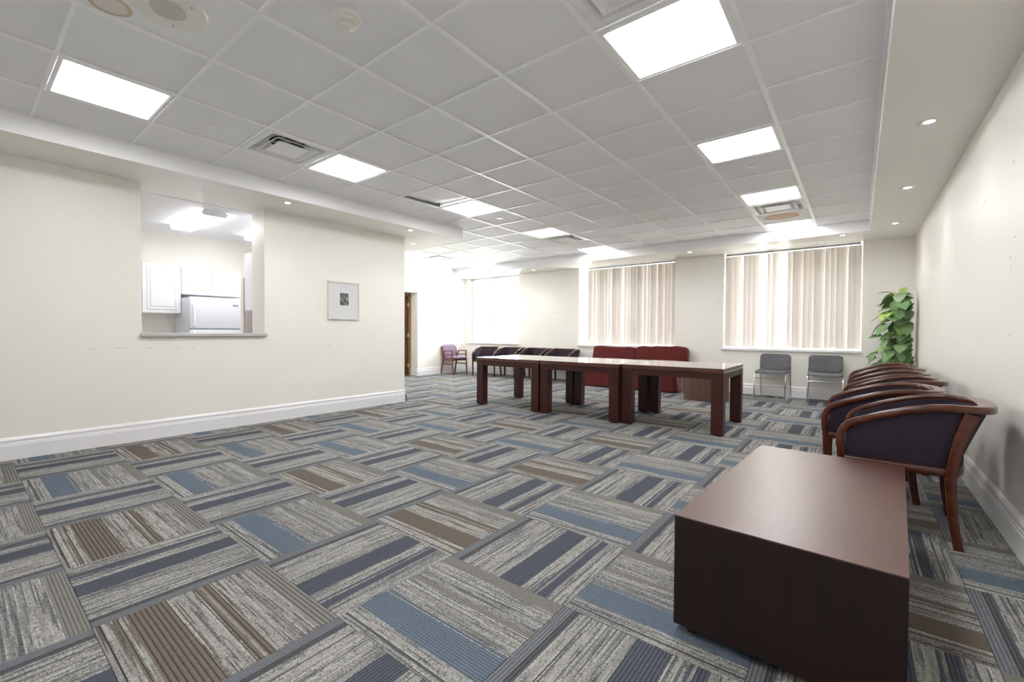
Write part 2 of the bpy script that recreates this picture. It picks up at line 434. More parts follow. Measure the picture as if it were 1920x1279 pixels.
# ------------------------------------------------------------------ walls
def wall(name, boxes, label=None, mat=WALLP):
    mb = MB()
    for b in boxes: mb.box(*b)
    bmesh.ops.remove_doubles(mb.bm, verts=list(mb.bm.verts), dist=1e-5)
    return struct(mb, name, mat, label)
ZT = 2.95
wr_ = wall('wall_right', [(XR, XR+.2, YN-.2, YB+.3, -.2, ZT)], 'long pale cream wall on the right')
wall('wall_front', [(XL-WT, XR, YN-.2, YN, -.2, ZT)], 'cream wall closing the near end of the room')
OY0, OY1, OZ = 1.215, 2.40, 1.008
wl_ = wall('wall_left', [(XL-WT, XL, YN, OY0, -.2, ZT), (XL-WT, XL, OY0, OY1, -.2, OZ), (XL-WT, XL, OY1, YA, -.2, ZT)], 'thick cream wall with pass-through opening to the kitchen')
wall('wall_alcove', [(XF-.4, XL-WT, YA-.33, YA, -.2, ZT)], 'side wall of the alcove behind the kitchen')
W1, W2, W3 = (-8.10, -6.43), (-4.78, -2.73), (-1.885, .035)
ZW0, ZW1 = .80, ZS
bx = []
xs = [XF-.4, W1[0], W1[1], W2[0], W2[1], W3[0], W3[1], XR]
YO = YB+.30
for k in range(7):
    a, b = xs[k], xs[k+1]
    if k % 2 == 0: bx.append((a, b, YB, YO, -.2, ZT))
    else: bx += [(a, b, YB, YO, -.2, ZW0), (a, b, YB, YO, ZW1, ZT)]
wb_ = wall('wall_back', bx, 'cream wall with three large windows')
DY0, DY1, DZ = 6.42, 7.40, 2.03
wall('wall_far_left', [(XF-.36, XF, YA, DY0, -.2, ZT), (XF-.36, XF, DY0, DY1, DZ, ZT), (XF-.36, XF, DY1, YB, -.2, ZT), (XF-.46, XF-.36, YA, YB, -.2, ZT)], 'cream wall of the alcove with recessed wooden door')
# kitchen shell
wall('wall_kitchen', [(KX-.2, KX, -.1, YA-.33, -.2, ZT), (KX, XL-WT, -.1, 0.0, -.2, ZT)], 'cream wall at the back of the kitchen')
struct(rbox(KX, XL-WT, 0.0, YA-.33, ZS-.007, ZT, 0), 'ceiling_kitchen', KCEIL, 'flat white kitchen ceiling')
struct(rbox(KX-.2, XL-WT, -.1, YA-.33, -.008, 0.0, 0), 'floor_kitchen', VINYLF, 'kitchen floor')

# soffits
def soffit(name, boxes, label):
    mb = MB()
    for b in boxes: mb.box(*b)
    o = mb.build(name, [CEILP, WALLP]); o['kind'] = 'structure'; o['label'] = label
    for p in o.data.polygons: p.material_index = 1 if p.normal.z < -.5 else 0
    return o
XS_R, XS_L, XS_F, YS_B, YS_A = .10, -4.735, -7.83, 8.33, 5.2
soffit('trim_1', [(XS_R, XR, YN, YB, ZS, ZT)], 'dropped bulkhead along the right wall')
soffit('trim_2', [(XF, XS_R, YS_B, YB, ZS, ZT)], 'dropped bulkhead above the windows')
soffit('trim_3', [(XL-WT, XS_L, YN, YA, ZS, ZT)], 'dropped bulkhead over the pass-through wall')
soffit('trim_4', [(XF, XS_L, YA, YS_A, ZS, ZT)], 'dropped bulkhead at the entrance of the alcove')
soffit('trim_5', [(XF, XS_F, YS_A, YS_B, ZS, ZT)], 'dropped bulkhead along the far left alcove wall')

# ------------------------------------------------------------------ suspended ceiling
ce = struct(rbox(XF-.4, XR+.2, YN-.2, YO, ZT, ZT+.12, 0), 'ceiling', DARKM, 'suspended ceiling of square tiles in a white grid')
GX, GY, GS = -1.1067, 2.2455, .61
lights = {(-5, j) for j in (-3, 0, 3, 6, 9)} | {(0, j) for j in (-6, -3, 0, 3, 6, 9)} | {(-10, 6), (-10, 9)}
vents = {(-5, -1), (0, -1), (-5, 7), (0, 7), (-10, 7)}
newer = {(-3, 8), (-1, 8), (-10, 8), (-3, 7)}
regions = [(XS_L, XS_R, YN, YS_B), (XS_F, XS_L, YS_A, YS_B)]
tcache = {}
def ceil_tile(cx_, cy_, ex, mat, tilt=None):
    key = (mat.name,) + tuple(round(v, 3) for v in ex)
    if key not in tcache:
        me = rbox(ex[0], ex[1], ex[2], ex[3], 0, .016, .002, 1).mesh('ceiling_tile'); me.materials.append(mat); tcache[key] = me
    o = bpy.data.objects.new('ceiling_tile', tcache[key]); o.location = (cx_, cy_, ZC+.0065)
    if tilt: o.rotation_euler = tilt[0]; o.location = Vector(o.location)+Vector(tilt[1])
    link(o, ce); return o
for i in range(-12, 3):
    for j in range(-8, 11):
        if (i, j) in lights or (i, j) in vents: continue
        x0, x1, y0, y1 = GX+GS*i, GX+GS*(i+1), GY+GS*j, GY+GS*(j+1)
        ext = []
        for (a, b, c, d) in regions:
            xa, xb, ya, yb = max(x0, a), min(x1, b), max(y0, c), min(y1, d)
            if xb-xa > .02 and yb-ya > .02: ext.append((xa, xb, ya, yb))
        for (xa, xb, ya, yb) in ext:
            cx_, cy_ = (x0+x1)/2, (y0+y1)/2; g = .004
            ex = (xa-cx_+g, xb-cx_-g, ya-cy_+g, yb-cy_-g)
            mat = TILEN if (i, j) in newer else TILEM
            tilt = None
            if (i, j) == (-3, -3): mat = STAIN1
            if (i, j) == (0, 8): mat = STAIN2
            if (i, j) == (-5, 2): tilt = ((R(2.8), R(2.0), 0), (.003, -.003, .026))
            o = ceil_tile(cx_, cy_, ex, mat, tilt)
            if tilt: o['label'] = 'ceiling tile knocked askew with a dark gap'
            if mat in (STAIN1, STAIN2): o['label'] = 'water stained ceiling tile'
            if mat is TILEN: o['label'] = 'whiter replacement ceiling tile'
# grid bars
def bar(x0, x1, y0, y1, w_):
    mb = rbox(x0, x1, y0, y1, ZC-.001, ZC+.006, .0012, 1); mb.build('grid_bar', BARM, ce)
for i in range(-11, 3):
    x = GX+GS*i
    if x > XS_R+.02: continue
    if x > XS_L+.02: bar(x-.015, min(x+.015, XS_R), YN, YS_B, 0)
    elif x > XS_F-.02: bar(max(x-.015, XS_F), x+.015, YS_A, YS_B, 0)
for j in range(-6, 11):
    y = GY+GS*j
    for (a, b, c, d) in regions:
        if c+.03 < y < d-.02:
            k = math.floor((a-GX)/GS)
            while GX+GS*k < b:
                xa, xb = max(GX+GS*k+.015, a), min(GX+GS*(k+1)-.015, b)
                if xb-xa > .03: bar(xa, xb, y-.010, y+.010, 0)
                k += 1
for (nm, a, b, c, d) in (('r', XS_R-.02, XS_R, YN, YS_B), ('b', XS_F, XS_R-.02, YS_B-.02, YS_B), ('l', XS_L, XS_L+.02, YN, YS_A), ('a', XS_F, XS_L+.02, YS_A, YS_A+.02), ('f', XS_F, XS_F+.02, YS_A+.02, YS_B-.02)):
    rbox(a, b, c, d, ZC-.002, ZC+.006, .001, 1).build('wall_angle', BARM, ce)

# troffer lights
def troffer():
    t = empty('ceiling_light')
    h = GS/2-.016
    mb = MB()
    outer = [(-h, -h), (h, -h), (h, h), (-h, h)]; 
    def ring(s, z): return [mb.bm.verts.new((x*s/h, y*s/h, z)) for x, y in outer]
    r0 = ring(h, .010); r1 = ring(h, 0); r2 = ring(h-.022, -.004); r3 = ring(h-.034, .006); r4 = ring(h-.034, .02)
    for a, b in ((r0, r1), (r1, r2), (r2, r3), (r3, r4)):
        for k in range(4): mb.bm.faces.new((a[k], a[(k+1) % 4], b[(k+1) % 4], b[k]))
    mb.build('light_frame', BARM, t)
    q = h-.033
    rbox(-q, q, -q, q, .006, .012, 0).build('diffuser', LIT, t)
    rbox(-h+.005, h-.005, -h+.005, h-.005, .022, .10, .003, 1).build('housing', BARM, t)
    return t
LAB = {(-5, -3): 'square lit ceiling panel nearest the pass-through wall, far left overhead', (-5, 0): 'square lit ceiling panel beside the dusty vent on the left',
       (-5, 3): 'square lit ceiling panel next to the askew ceiling tile', (-5, 6): 'square lit ceiling panel in front of the vent in the left row', (-5, 9): 'farthest square lit panel of the left row, above the middle window',
       (0, -6): 'square ceiling light panel behind the camera on the right', (0, -3): 'square ceiling light panel above the camera on the right', (0, 0): 'largest square lit ceiling panel, top of the picture right of centre',
       (0, 3): 'second square lit panel along the right row of the ceiling', (0, 6): 'square lit panel touching the vent in the right row', (0, 9): 'farthest square lit panel of the right row beyond the brown stain',
       (-10, 6): 'square lit panel in the alcove ceiling next to its vent', (-10, 9): 'square lit panel in the alcove ceiling near the left window'}
tr0 = troffer(); first = True
for (i, j) in sorted(lights):
    t = tr0 if first else copy_tree(tr0); first = False
    t.location = (GX+GS*(i+.5), GY+GS*(j+.5), ZC+.002)
    tag(t, LAB[(i, j)], 'ceiling light', 'square ceiling light panels')

# air diffusers
def vent():
    t = empty('ceiling_vent'); h = GS/2-.016
    def louver(s0, z0, s1, z1, name, mat=VENTM):
        mb = MB()
        def rg(s, z): return [mb.bm.verts.new((x*s, y*s, z)) for x, y in ((-1, -1), (1, -1), (1, 1), (-1, 1))]
        a, b = rg(s0, z0), rg(s1, z1); c, d = rg(s1-.002, z1+.004), rg(s0-.004, z0+.004)
        for p_, q_ in ((a, b), (b, c), (c, d), (d, a)):
            for k in range(4): mb.bm.faces.new((p_[k], p_[(k+1) % 4], q_[(k+1) % 4], q_[k]))
        return mb.build(name, mat, t)
    # flange
    mb = MB()
    def rg(s, z): return [mb.bm.verts.new((x*s, y*s, z)) for x, y in ((-1, -1), (1, -1), (1, 1), (-1, 1))]
    a, b, c, d = rg(h, .008), rg(h, 0), rg(h-.05, 0), rg(h-.07, .05)
    for p_, q_ in ((a, b), (b, c), (c, d)):
        for k in range(4): mb.bm.faces.new((p_[k], p_[(k+1) % 4], q_[(k+1) % 4], q_[k]))
    mb.build('flange', VENTM, t)
    louver(.195, -.010, .135, .030, 'louver')
    mb = MB()
    def rg2(sq, rd, z, n_=32):
        out = []
        for k in range(n_):
            an = 2*PI*(k+.5)/n_; ca, sa = math.cos(an), math.sin(an); q_ = max(abs(ca), abs(sa))
            out.append(mb.bm.verts.new(((sq/q_*(1-rd)+sq*rd)*ca, (sq/q_*(1-rd)+sq*rd)*sa, z)))
        return out
    rs_ = [rg2(h-.068, 0, .050), rg2(.19, .7, .058), rg2(.145, 1, .060)]
    for p_, q_ in zip(rs_, rs_[1:]):
        for k in range(32): mb.bm.faces.new((p_[k], p_[(k+1) % 32], q_[(k+1) % 32], q_[k]))
    mb.build('cone', VENTM, t, smooth=True)
    MB().lathe([(.0, .105), (.146, .105), (.146, .060)], 32, cap=False).build('throat', VENTD, t, smooth=True)
    for a_ in (0, 1):
        T_ = Matrix.Rotation(R(45+90*a_), 4, 'Z')
        MB().box(-.15, .15, -.004, .004, .062, .075, T_).build('spreader_blade', VENTM, t)
    rbox(-h+.01, h-.01, -h+.01, h-.01, .108, .16, 0).build('backing', VENTD, t)
    pl = rbox(-.135, .135, -.135, .135, -.006, .002, .002, 1); pl.build('centre_plate', VENTM, t)
    return t
VL = {(-5, -1): 'dusty square air vent beside the left ceiling light', (0, -1): 'square air vent at the top edge above the largest light', (-5, 7): 'square air vent between two light panels of the left row',
      (0, 7): 'square air vent just before the brown stained ceiling tile', (-10, 7): 'square air vent in the alcove ceiling'}
v0 = vent(); first = True
for (i, j) in sorted(vents):
    t = v0 if first else copy_tree(v0); first = False
    t.location = (GX+GS*(i+.5), GY+GS*(j+.5), ZC+.001)
    tag(t, VL[(i, j)], 'vent', 'square ceiling air vents')

# small ceiling devices
def smoke(x, y, lab):
    t = empty('smoke_detector', (x, y, ZC+.0065))
    MB().lathe([(.0, 0), (.074, 0), (.074, -.012), (.066, -.020), (.0, -.020)], 32, cap=False).build('base', PLASTC, t, smooth=True)
    MB().lathe([(.058, -.020), (.058, -.034), (.050, -.038), (.0, -.038)], 32, cap=False).build('chamber', PLASTC, t, smooth=True)
    for k in range(8):
        a = k*PI/4
        rbox(-.004, .004, .045, .060, -.036, -.018, .001, 1).build('fin', PLASTC, t, rot=(0, 0, a))
    MB().lathe([(.030, -.038), (.030, -.050), (.022, -.056), (.0, -.056)], 24, cap=False).build('cap', PLASTW, t, smooth=True)
    tag(t, lab, 'smoke detector')
smoke(GX+GS*-1.5, GY+GS*-1.5, 'round cream smoke detector on the tile at the top of the picture')
smoke(-2.06, 6.40, 'small round smoke detector far back in the middle of the ceiling')
t = empty('ceiling_speaker', (GX+GS*-2.5, GY+GS*-2.5, ZC+.0065))
MB().lathe([(.0, 0), (.165, 0), (.170, -.004), (.165, -.009), (.085, -.012), (.0, -.012)], 48, cap=False).build('bezel', PLASTC, t, smooth=True)
m_, n_, l_, p_ = new_mat('perforated_grille')
vv_ = objvec(n_, l_, (110, 110, 110)); vo = n_.new('ShaderNodeTexVoronoi'); l_.new(vv_, vo.inputs['Vector']); vo.inputs['Scale'].default_value = 1; vo.inputs['Randomness'].default_value = .1
l_.new(ramp(n_, l_, vo.outputs['Distance'], [(.25, (.16, .15, .13)), (.38, (.62, .60, .52))]), p_.inputs['Base Color'])
MB().lathe([(.0, -.0125), (.078, -.0125), (.076, -.015), (.0, -.0155)], 40, cap=False).build('grille', m_, t, smooth=True)
for a in (0.6, 2.7, 4.8):
    MB().lathe([(.0, -.010), (.006, -.011), (.004, -.0155), (0, -.016)], 10, cap=False).build('screw', ALU, t, smooth=True, loc=(.125*math.cos(a), .125*math.sin(a), 0))
tag(t, 'round cream ceiling speaker with perforated grille, top left', 'speaker')
t = empty('ceiling_speaker', (-6.43, 7.58, ZC+.0065))
MB().lathe([(.0, 0), (.13, 0), (.132, -.005), (.125, -.009), (.0, -.009)], 32, cap=False).build('bezel', PLASTW, t, smooth=True)
MB().lathe([(.0, -.0092), (.085, -.0092), (.08, -.012), (.0, -.012)], 32, cap=False).build('grille', PLASTW, t, smooth=True)
tag(t, 'round white disc speaker in the alcove ceiling', 'speaker')
sl = [(-4.5, -1.5, 'flat round sprinkler cover on tile left of the dusty vent'), (-4.5, 4.5, 'round sprinkler cover beyond the light by the askew tile'), (.5, 4.5, 'round sprinkler cover between the second and third right lights'),
      (-4.57, 8.6, 'round sprinkler cover behind the far vent of the left row'), (-2.62, 6.2, 'tiny white sprinkler cover in the middle of the ceiling'), (-8.9, 9.2, 'tiny sprinkler cover in the alcove ceiling by its light')]
for a, b, lab in sl:
    r_ = .042 if 'tiny' not in lab else .028
    t = empty('sprinkler_cover', (GX+GS*a, GY+GS*b, ZC+.0065))
    MB().lathe([(0, 0), (r_, 0), (r_, -.005), (r_-.004, -.007), (0, -.007)], 28, cap=False).build('cover_plate', PLASTW, t, smooth=True)
    MB().lathe([(0, .001), (r_+.005, .001), (r_+.005, -.002), (0, -.002)], 28, cap=False).build('escutcheon', BARM, t, smooth=True)
    tag(t, lab, 'sprinkler', 'sprinkler covers in the ceiling')

# recessed downlights
def downlight():
    t = empty('recessed_downlight')
    MB().lathe([(.060, 0), (.060, -.004), (.048, -.007), (.028, -.002), (.027, 0)], 28, cap=False).build('trim_ring', PLASTW, t, smooth=True)
    MB().lathe([(0, -.0045), (.026, -.0045), (.026, -.0015), (0, -.0015)], 24, cap=False).build('lamp', LITD, t, smooth=True)
    return t
dls = [(.345, 4.32, 'recessed downlight nearest the camera in right bulkhead'), (.345, 6.12, 'middle recessed downlight of the right bulkhead'), (.345, 7.98, 'farthest recessed downlight of the right bulkhead'),
       (.345, 2.5, 'recessed downlight of the right bulkhead just above the picture'), (-.20, 8.46, 'recessed downlight above the right window'), (-2.31, 8.52, 'recessed downlight above the wall between right and middle windows'), (-5.75, 8.75, 'recessed downlight above the wall left of the middle window'),
       (-4.90, 2.47, 'recessed downlight in front of the pass-through opening'), (-4.86, 4.24, 'recessed downlight at the corner of the pass-through wall'), (-5.56, 4.90, 'recessed downlight in the bulkhead behind the wall corner')]
d0 = downlight(); first = True
for x, y, lab in dls:
    t = d0 if first else copy_tree(d0); first = False
    t.location = (x, y, ZS); tag(t, lab, 'downlight', 'recessed downlights in the bulkheads')
    ld = bpy.data.lights.new('downlight_beam', 'SPOT'); ld.energy = SPOT; ld.spot_size = R(95); ld.spot_blend = .7; ld.color = (1, .95, .88); ld.shadow_soft_size = .04
    lo = bpy.data.objects.new('downlight_beam', ld); lo.location = (0, 0, -.02); link(lo, t)

# ------------------------------------------------------------------ baseboards
BP = [(0, 0), (.022, 0), (.022, .118), (.018, .126), (.018, .134), (.013, .140), (.013, .152), (.017, .160), (.013, .172), (.006, .182), (0, .186)]
def baseboard(name, p0, p1, nrm, label=None):
    p0, p1, nrm = Vector(p0), Vector(p1), Vector(nrm)
    mb = MB(); a = [mb.bm.verts.new(p0+nrm*x+Vector((0, 0, z))) for x, z in BP]; b = [mb.bm.verts.new(p1+nrm*x+Vector((0, 0, z))) for x, z in BP]
    for k in range(len(BP)): kk = (k+1) % len(BP); mb.bm.faces.new((a[k], a[kk], b[kk], b[k]))
    mb.bm.faces.new(a); mb.bm.faces.new(list(reversed(b)))
    struct(mb, name, WHITEP, label)
baseboard('baseboard_right', (XR, YN, 0), (XR, YB, 0), (-1, 0, 0), 'white moulded baseboard along the right wall')
baseboard('baseboard_left', (XL, YN, 0), (XL, YA+.022, 0), (1, 0, 0), 'white moulded baseboard under the pass-through')
baseboard('baseboard_left_return', (XL+.022, YA, 0), (XF+.022, YA, 0), (0, 1, 0))
baseboard('baseboard_back', (XF+.022, YB, 0), (XR-.022, YB, 0), (0, -1, 0), 'white moulded baseboard below the windows')
baseboard('baseboard_far_left', (XF, DY1-.022, 0), (XF, YB, 0), (1, 0, 0))
baseboard('baseboard_far_left_near', (XF, YA+.022, 0), (XF, DY0, 0), (1, 0, 0))
baseboard('baseboard_door_return', (XF+.0, DY1, 0), (XF-.28, DY1, 0), (0, -1, 0))
baseboard('baseboard_front', (XL, YN, 0), (XR, YN, 0), (0, 1, 0))

# ------------------------------------------------------------------ windows and blinds
def window(name, a, b, mulls, label):
    t = empty(name, ((a+b)/2, YB+.24, ZW0)); t['kind'] = 'structure'; t['label'] = label
    hw = (b-a)/2; H = ZW1-ZW0; fw = .045
    for nm, q in (('window_frame', (-hw, -hw+fw, -.02, .045, 0, H)), ('window_frame', (hw-fw, hw, -.02, .045, 0, H)), ('window_frame', (-hw+fw, hw-fw, -.02, .045, 0, fw)), ('window_frame', (-hw+fw, hw-fw, -.02, .045, H-fw, H))):
        rbox(*q, .003, 1).build(nm, WHITEP, t)
    xs_ = [-hw+fw] + [m-(a+b)/2 for m in mulls] + [hw-fw]
    for m in mulls:
        m -= (a+b)/2; rbox(m-.025, m+.025, -.02, .045, fw, H-fw, .003, 1).build('mullion', WHITEP, t)
    for k in range(len(xs_)-1):
        xa, xb = xs_[k]+(.025 if k else 0), xs_[k+1]-(.025 if k < len(xs_)-2 else 0)
        rbox(xa, xb, .010, .014, fw, H-fw, 0).build('pane', GLASS, t)
    return t
window('window_1', *W1, [-7.25], 'left window in the alcove with no closed blind')
window('window_2', *W2, [-4.1, -3.42], 'middle window behind the red sofa')
window('window_3', *W3, [-1.25, -.6], 'right window above the grey chairs')
for k, (a, b) in enumerate((W1, W2, W3)):
    struct(rbox(a-.03 if k else a, b+.03 if k < 2 else b+.004, YB-.035, YB+.22, ZW0-.032, ZW0+.004, .004, 2), 'trim_%d' % (6+k), WHITEP, ('white sill of the left window', 'white sill of the middle window', 'white sill of the right window')[k])

def blind(a, b, angles, label, sp):
    t = empty('vertical_blind', ((a+b)/2, YB+.12, ZW0+.02)); hw = (b-a)/2; H = ZW1-ZW0-.02
    rbox(-hw+.01, hw-.01, -.022, .022, H-.040, H-.006, .003, 1).build('headrail', ALU, t)
    n_s = len(angles); z1 = H-.052; z0 = .004; sw = .089
    mb = MB()
    segs = 4
    sect = [(-sw/2+sw*k/segs, .006*(1-(2*k/segs-1)**2)) for k in range(segs+1)]
    poly = sect + [(x, y+.0008) for x, y in reversed(sect)]
    mb.prism(poly, z0, z1); me = mb.mesh('slat'); me.materials.append(SLAT)
    stems = []
    for k, an in enumerate(angles):
        x = -hw+.042+(2*hw-.084)*k/(n_s-1)
        if isinstance(an, tuple): x += an[1]; an = an[0]
        o = bpy.data.objects.new('slat', me); o.location = (x, (k % 2)*.004, 0); o.rotation_euler = (0, 0, R(an)); link(o, t)
        rbox(-.006, .006, -.004, .004, z1, z1+.018, 0).build('slat_hook', PLASTW, t, loc=(x, (k % 2)*.004, 0))
    mb = MB(); mb.tube([(hw-.03, -.03, H-.05), (hw-.028, -.032, H*.5), (hw-.03, -.03, .35)], .0018, 5).build('pull_cord', PLASTW, t)
    tag(t, label, 'blind', 'vertical fabric window blinds'); return t
A3 = [6, 7, 6, 40, 14, 8, 6, 46, 64, 18, 8, 42, 62, 10, 6, 5, 16, 6, 7, 5, 15, 6, 5, 14, 6, 5]
A2 = [6, 8, 26, 7, 6, 5, 18, 24, 6, 7, 5, 26, 24, 6, 10, 5, 7, 8, 26, 7, 6, 14, 8, 7, 14, 6, 12]
blind(W2[0]+.16, W2[1], A2, 'closed vertical blind in the middle window behind the red sofa', .08)
blind(W3[0]+.006, W3[1]-.012, A3, 'vertical blind with a few turned slats in the right window', .08)
t = empty('vertical_blind', ((W1[0]+W1[1])/2, YB+.12, ZW0+.02)); H = ZW1-ZW0-.02; hw = (W1[1]-W1[0])/2
rbox(-hw+.01, hw-.01, -.022, .022, H-.040, H-.006, .003, 1).build('headrail', ALU, t)
for k in range(7):
    x = -hw+.05+.018*k if k < 4 else -.03+.03*(k-4)+.03
    mb = MB(); mb.prism([(-.001, -.044), (.001, -.044), (.001, .044), (-.001, .044)], .02, H-.055); mb.build('slat', SLAT, t, loc=(x, 0, 0), rot=(0, 0, R(6)))
tag(t, 'vertical blind drawn open in the bright left window', 'blind')

# ------------------------------------------------------------------ far door
t = empty('door_1', (XF-.27, (DY0+DY1)/2, 0)); t['kind'] = 'structure'; t['label'] = 'brown wooden door recessed in the alcove wall'
dh = (DY1-DY0)/2
fwz = 1.955
rbox(-.05, .03, dh-.075, dh-.001, 0, fwz, .003).build('door_frame', DOORW, t)
rbox(-.05, .03, -dh+.001, -dh+.075, 0, fwz, .003).build('door_frame', DOORW, t)
rbox(-.05, .03, -dh+.001, dh-.001, fwz, fwz+.07, .003).build('door_head', DOORW, t)
leaf = rbox(-.045, -.005, -dh+.08, dh-.10, .01, fwz-.005, .003).build('door_leaf', wood('door_dark_stain', (.07, .03, .014), (.12, .05, .02), .35, 'Z', .2), t)
for z0, z1 in ((.2, .85), (1.0, 1.8)):
    rbox(-.004, .004, -dh+.20, dh-.22, z0, z1, .003, 1).build('panel', DOORW, leaf)
for z in (.25, .99, 1.74):
    rbox(-.004, .036, dh-.115, dh-.07, z-.045, z+.045, .002).build('hinge', BRASS, t)
MB().lathe([(0, 0), (.012, .002), (.012, .03), (.028, .04), (.03, .055), (.018, .066), (0, .068)], 20, Matrix.Rotation(R(90), 4, 'Y'), cap=False).build('door_knob', BRASS, leaf, smooth=True, loc=(-.004, -dh+.14, 1.0))

# ------------------------------------------------------------------ pass-through ledge, kitchen
t = empty('serving_ledge', (XL-WT/2, (OY0+OY1)/2, OZ)); hy = (OY1-OY0)/2
rbox(-WT/2-.03, WT/2+.0015, -hy+.001, hy-.001, .001, .040, .004, 2).build('ledge_top', GREYLAM, t)
rbox(WT/2+.002, WT/2+.035, -hy-.018, hy+.022, .002, .039, .008, 3).build('ledge_nosing', GREYLAM, t)
tag(t, 'grey laminate ledge across the kitchen pass-through opening', 'ledge')

def cab_door(parent, y0, y1, z0, z1, x):
    d = rbox(x, x+.018, y0+.003, y1-.003, z0+.003, z1-.003, .003).build('door', CABM, parent)
    w_ = .05
    mb = MB()
    def rg(s, xx): return [mb.bm.verts.new((xx, yy, zz)) for yy, zz in ((y0+s, z0+s), (y1-s, z0+s), (y1-s, z1-s), (y0+s, z1-s))]
    rr_ = [rg(w_, x+.018), rg(w_+.008, x+.026), rg(w_+.018, x+.026), rg(w_+.028, x+.020), rg(w_+.05, x+.028)]
    for a, b in zip(rr_, rr_[1:]):
        for k in range(4): mb.bm.faces.new((a[k], a[(k+1) % 4], b[(k+1) % 4], b[k]))
    mb.bm.faces.new(rr_[-1]); mb.bm.faces.new(rr_[0])
    mb.build('raised_panel', CABM, d)
    return d
# tall upper cabinet on the left
t = empty('wall_cabinet', (KX, 1.72, 1.32))
rbox(.001, .30, -.50, .44, 0, .69, .002).build('body', CABM, t)
cab_door(t, -.50, -.02, 0, .69, .302); cab_door(t, -.02, .44, 0, .69, .302)
tag(t, 'tall white wall cabinet on the left seen through the pass-through', 'cabinet')
t = empty('wall_cabinet', (KX, 2.56, 1.605))
rbox(.001, .30, -.395, .42, 0, .40, .002).build('body', CABM, t)
cab_door(t, -.395, .0, 0, .40, .302); cab_door(t, .0, .42, 0, .40, .302)
tag(t, 'short white two-door wall cabinet above the fridge', 'cabinet')
t = empty('wall_cabinet', (XL-WT, 2.80, 1.335))
rbox(-.29, -.001, -.36, .40, 0, .72, .002).build('body', CABM, t)
d = rbox(-.312, -.292, -.36, .02, 0, .72, .003).build('door', CABM, t); rbox(-.312, -.292, .024, .40, 0, .72, .003).build('door', CABM, t)
tag(t, 'white wall cabinet seen edge-on at the right jamb of pass-through', 'cabinet')
# lower cabinet and counter below
t = empty('base_cabinet', (KX, 1.30, 0))
rbox(.001, .58, -.80, .82, .0, .86, .003).build('body', CABM, t)
rbox(.001, .61, -.80, .83, .862, .90, .004).build('worktop', GREYLAM, t)
for a in (-.8, -.26, .28): cab_door(t, a, a+.53, .12, .84, .582)
tag(t, 'white base cabinet with grey worktop left of the fridge', 'cabinet')
# fridge
t = empty('refrigerator', (KX, 2.50, 0)); yl, yr_, zt = -.335, .335, 1.555
rbox(.03, .60, yl, yr_, .03, zt-.01, .008).build('body', FRIDGEM, t)
fz = 1.10
d1 = rbox(.605, .665, yl, yr_, fz+.006, zt, .014, 3).build('freezer_door', FRIDGEM, t, smooth=True)
d2 = rbox(.605, .665, yl, yr_, .06, fz-.006, .014, 3).build('fridge_door', FRIDGEM, t, smooth=True)
rbox(.60, .66, yl+.01, yr_-.01, fz-.006, fz+.006, 0).build('door_gasket', GREYD, t)
mb = MB(); mb.sweep([(.667, yl+.045, fz+.02), (.700, yl+.045, fz+.05), (.705, yl+.043, fz+.2), (.700, yl+.040, fz+.32), (.667, yl+.040, fz+.345)], rrect(.028, .016, .005, 2), sides=(0, 1, 0)); mb.build('handle', CABM, d1, smooth=True)
mb = MB(); mb.sweep([(.667, yl+.045, fz-.02), (.700, yl+.045, fz-.05), (.705, yl+.043, fz-.3), (.700, yl+.045, fz-.45), (.667, yl+.045, fz-.47)], rrect(.028, .016, .005, 2), sides=(0, 1, 0)); mb.build('handle', CABM, d2, smooth=True)
rbox(.665, .669, yr_-.11, yr_-.035, zt-.115, zt-.092, .001).build('badge', GREYD, d1)
for a in (yl+.06, yr_-.06): MB().lathe([(.02, 0), (.02, .03)], 12).build('foot', BLACKM, t, loc=(.5, a, 0)); MB().lathe([(.02, 0), (.02, .03)], 12).build('foot', BLACKM, t, loc=(.1, a, 0))
tag(t, 'white top-freezer refrigerator standing against the kitchen back wall', 'refrigerator')
# kitchen door
t = empty('door_2', (KX, 3.62, 0)); t['kind'] = 'structure'; t['label'] = 'grey kitchen door with brass knob'
rbox(.001, .035, -.47, -.42, 0, 1.95, .003).build('door_frame', GREYP, t); rbox(.001, .035, .42, .47, 0, 1.95, .003).build('door_frame', GREYP, t); rbox(.001, .035, -.42, .42, 1.90, 1.95, .003).build('door_head', GREYP, t)
lf_ = rbox(.002, .022, -.415, .415, .008, 1.895, .002).build('door_leaf', GREYP, t)
MB().lathe([(0, 0), (.012, .002), (.012, .03), (.028, .04), (.03, .055), (.018, .066), (0, .068)], 20, Matrix.Rotation(R(90), 4, 'Y'), cap=False).build('door_knob', BRASS, lf_, smooth=True, loc=(.022, -.355, 1.14))
# kitchen ceiling lights
def klight(y, lab):
    t = empty('kitchen_light', (-6.48, y, ZS-.007))
    poly = [(-.115, 0), (.115, 0), (.135, -.03), (.115, -.062), (-.115, -.062), (-.135, -.03)]
    T = Matrix.Rotation(R(90), 4, 'X') ; T = Matrix.Rotation(R(90), 4, 'Z') @ T
    MB().prism(poly, -.575, .575, T).build('diffuser', LITK, t)
    for s in (-1, 1):
        MB().prism([(x*1.05, z*1.03) for x, z in poly], min(s*.575, s*.60), max(s*.575, s*.60), T).build('end_cap', CABM, t)
    tag(t, lab, 'ceiling light', 'wraparound kitchen ceiling lights')
klight(2.07, 'wraparound light fixture on the kitchen ceiling in mid-opening')
klight(3.02, 'wraparound light fixture on the kitchen ceiling half hidden by the jamb')

